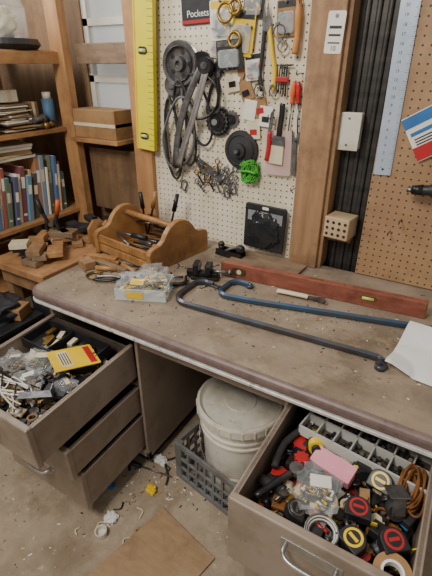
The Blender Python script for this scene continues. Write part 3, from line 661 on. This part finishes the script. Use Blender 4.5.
for i_ in range(7):
    for j_ in range(3):
        c=M@T(-w/2+(i_+.5)*w/7,-d/2+(j_+.5)*d/3,.010)
        for q in range(5):b.cyl(.005,.014,c@T(R.uniform(-.014,.014),R.uniform(-.02,.02),0)@Rx(R.uniform(0,90)),(steel,darksteel,black,black)[R.randrange(4)],seg=10)
b.done()
def tapem(x,y,z,rz,tilt,body,lab,k=.86):
    b=B('tape_measure');M=T(x,y,z)@Rz(rz)@Rx(tilt)@Matrix.Scale(k,4);p=[(-.036,-.03),(.036,-.03),(.036,.0)]+[(.036*math.cos(math.radians(a)),.033*math.sin(math.radians(a))) for a in range(10,180,14)]+[(-.036,0)]
    b.prism(p,.036,M@T(0,0,-.018),body,bev=.004);b.cyl(.026,.038,M,lab);b.cyl(.019,.0395,M,black);b.box((.03,.009,.040),M,lab);b.box((.018,.003,.016),M@T(.045,-.027,0),yel2);b.box((.002,.012,.018),M@T(.054,-.03,0),steel);b.done()
tapem(-.03,.685,.595,10,8,black,red,.8);tapem(-.02,.61,.592,-30,10,black,yel2,.8);tapem(.052,.645,.60,40,12,black,red,.8);tapem(.0,.79,.595,-10,40,black,yel2,.8);tapem(-.155,.615,.585,100,20,black,steel,.7)
b=B('adhesive_tape_roll');b.lathe([(.022,-.009),(.038,-.009),(.038,.009),(.022,.009),(.022,-.009)],T(.065,.585,.59)@Rx(12),cardb);b.lathe([(.018,-.01),(.023,-.01),(.023,.01),(.018,.01),(.018,-.01)],T(.065,.585,.59)@Rx(12),paper);b.done()
b=B('yellow_battery_pack');M=T(-.045,.80,.59)@Rz(25);b.box((.05,.035,.03),M,black,.004);b.box((.052,.012,.031),M,yel2,.003);b.box((.03,.036,.008),M@T(0,0,.016),darksteel,.001);b.done()
b=B('pink_card_box');b.box((.11,.05,.03),T(-.115,.775,.59)@Rz(-12)@Rx(15),pink,.002);b.box((.07,.051,.012),T(-.115,.775,.595)@Rz(-12)@Rx(15),wcard,.001);b.done()
b=B('plastic_bag');film(b,(.05,.055,.024),T(-.125,.68,.597),3)
for k in range(40):b.box((.015,.005,.005),T(-.125+R.uniform(-.035,.035),.68+R.uniform(-.035,.035),.592+R.uniform(-.01,.01))@Rz(R.uniform(0,180))@Rx(R.uniform(-40,40)),(steel,yel2,steel,brass,wcard)[k%5],.001)
b.box((.05,.03,.001),T(-.125,.70,.612)@Rz(20)@Rx(12),wcard);b.done()
b=B('leather_cord_coil')
for k in range(12):
    r_=.028+R.uniform(-.004,.008);b.tube([(r_*.6*math.cos(a),r_*2.0*math.sin(a),R.uniform(-.003,.003)) for a in [2*math.pi*j/16 for j in range(16)]],.003,brown,T(.065+R.uniform(-.010,.010),.79,.60+.0025*k)@Rz(R.uniform(-10,10)),closed=True,sub=2,seg=6)
b.done()
b=B('caster_wheel');M=T(.045,.725,.60)@Rz(30)@Rx(70);b.cyl(.022,.022,M,rubber);b.cyl(.012,.028,M,steel);b.box((.03,.05,.003),M@T(0,.02,.016),steel,.001);b.box((.03,.05,.003),M@T(0,.02,-.016),steel,.001);b.box((.045,.004,.05),M@T(0,.045,0),steel,.001);b.done()
b=B('red_knob_valve');M=T(-.19,.745,.60);b.prism(gear(.02,8,.004),.012,M,red,bev=.002);b.cyl(.008,.04,M@T(0,0,-.015),brass);b.cyl(.014,.06,M@T(0,0,-.035)@Ry(90),brass);b.done()
b=B('yellow_glue_can');M=T(-.18,.83,.59)@Rz(20)@Rx(75);b.cyl(.02,.07,M,yel2);b.cyl(.0205,.02,M,black);b.cyl(.013,.012,M@T(0,0,.04),black);b.done()
b=B('ratchet_handle');b.tube([(-.25,.60,.585),(-.22,.66,.59),(-.195,.70,.60)],.009,darksteel);b.cyl(.018,.018,T(-.19,.71,.60),steel);b.tube([(-.245,.70,.585),(-.25,.78,.59),(-.225,.85,.595)],.010,rubber);b.done()
b=B('wire_coil')
for k in range(5):b.tube(circ(.028+.002*k,18,.003*k),.0025,(steel,whitep)[k%2],T(-.085,.592,.588)@Rx(10),closed=True,sub=1,seg=6)
b.done()
b=clutter('assorted_hardware',ML1,-.195,.195,.025,.43,.02,.105,320,21,[tape,steel,black,cardb,darksteel,board,darksteel,wcard,black,brass],smin=.015,smax=.06);b.done()
b=B('black_drawer_tray');M=ML1@T(-.03,.35,.115)
b.box((.32,.13,.003),M,black)
for s_ in(-1,1):b.box((.32,.004,.04),M@T(0,s_*.065,.02),black);b.box((.004,.13,.04),M@T(s_*.16,0,.02),black)
b.box((.004,.13,.04),M@T(-.02,0,.02),black)
for k in range(20):b.box((.04,.02,.01),M@T(R.uniform(-.12,.12),R.uniform(-.04,.04),.01+.01*(k%2))@Rz(R.uniform(0,180)),(steel,tape,darksteel,brass)[k%4],.001)
b.done()
b=B('yellow_card_pack');M=ML1@T(.085,.29,.166)@Rz(-25)@Rx(-12)
b.prism(rrect(.12,.15,.004),.003,M,yel2);b.box((.10,.022,.0006),M@T(0,.055,.0034),red);b.box((.09,.035,.0006),M@T(0,-.03,.0034),tape)
for k in range(4):b.box((.07,.003,.0006),M@T(0,-.018-k*.008,.004),darksteel)
b.cyl(.005,.0006,M@T(0,.07,.0034),black,seg=14);b.done()
b=B('plastic_bag');
for (x,y,s_,sd) in((-.04,.25,.055,1),(.0,.16,.045,2),(.14,.2,.035,5),(-.12,.2,.045,7)):
    film(b,(s_,s_*.8,.020),ML1@T(x,y,.135),sd)
    for k in range(26):b.box((.016,.005,.005),ML1@T(x+R.uniform(-.032,.032),y+R.uniform(-.027,.027),.128+R.uniform(-.008,.01))@Rz(R.uniform(0,180))@Rx(R.uniform(-30,30)),(steel,brass,darksteel,green if sd==1 else steel,cardb)[k%5],.001)
    b.box((s_*.8,s_*.4,.001),ML1@T(x,y+.008,.152)@Rz(sd*31)@Rx(8),(wcard,tape)[sd%2])
b.done()
b=B('white_wire_tangle')
for k in range(6):
    p=[(R.uniform(-.10,.10),R.uniform(.04,.15),.14+R.uniform(-.012,.015)) for _ in range(7)]
    b.tube(p,.0026,(whitep,whitep,darksteel)[k%3],ML1,seg=6,sub=8)
b.done()
b=B('metal_bracket');b.box((.11,.03,.003),ML1@T(.10,.12,.15)@Rz(35),steel,.001);b.box((.003,.03,.03),ML1@T(.10,.12,.15)@Rz(35)@T(.054,0,.015),steel);b.box((.08,.05,.02),ML1@T(.13,.17,.135)@Rz(20),black,.003);b.done()
# ---------- camera, light
cam=bpy.data.cameras.new('camera');co=bpy.data.objects.new('camera',cam);bpy.context.collection.objects.link(co)
cam.sensor_fit='VERTICAL';cam.sensor_height=36;cam.lens=26;cam.clip_start=.01
co.location=(0,0,1.5);co.rotation_euler=(math.radians(90-28.3),0,math.radians(31));bpy.context.scene.camera=co
w=bpy.data.worlds.new('world');bpy.context.scene.world=w;w.use_nodes=True
w.node_tree.nodes['Background'].inputs[0].default_value=(1,.96,.90,1);w.node_tree.nodes['Background'].inputs[1].default_value=.44
def area(n,loc,tgt,size,e,col):
    l=bpy.data.lights.new(n,'AREA');l.size=size;l.energy=e;l.color=col;o=bpy.data.objects.new(n,l);bpy.context.collection.objects.link(o);o.location=loc
    o.rotation_euler=(Vector(tgt)-Vector(loc)).to_track_quat('-Z','Y').to_euler()
area('added_key_light',(-.9,-.7,2.8),(-.6,1.2,.7),.7,60,(1,.94,.85))  # added key light, no ceiling lamp; stands in for daylight from behind the camera
area('window_daylight',(-2.3,.9,2.3),(-.8,1.2,.8),.8,28,(.97,.98,1))
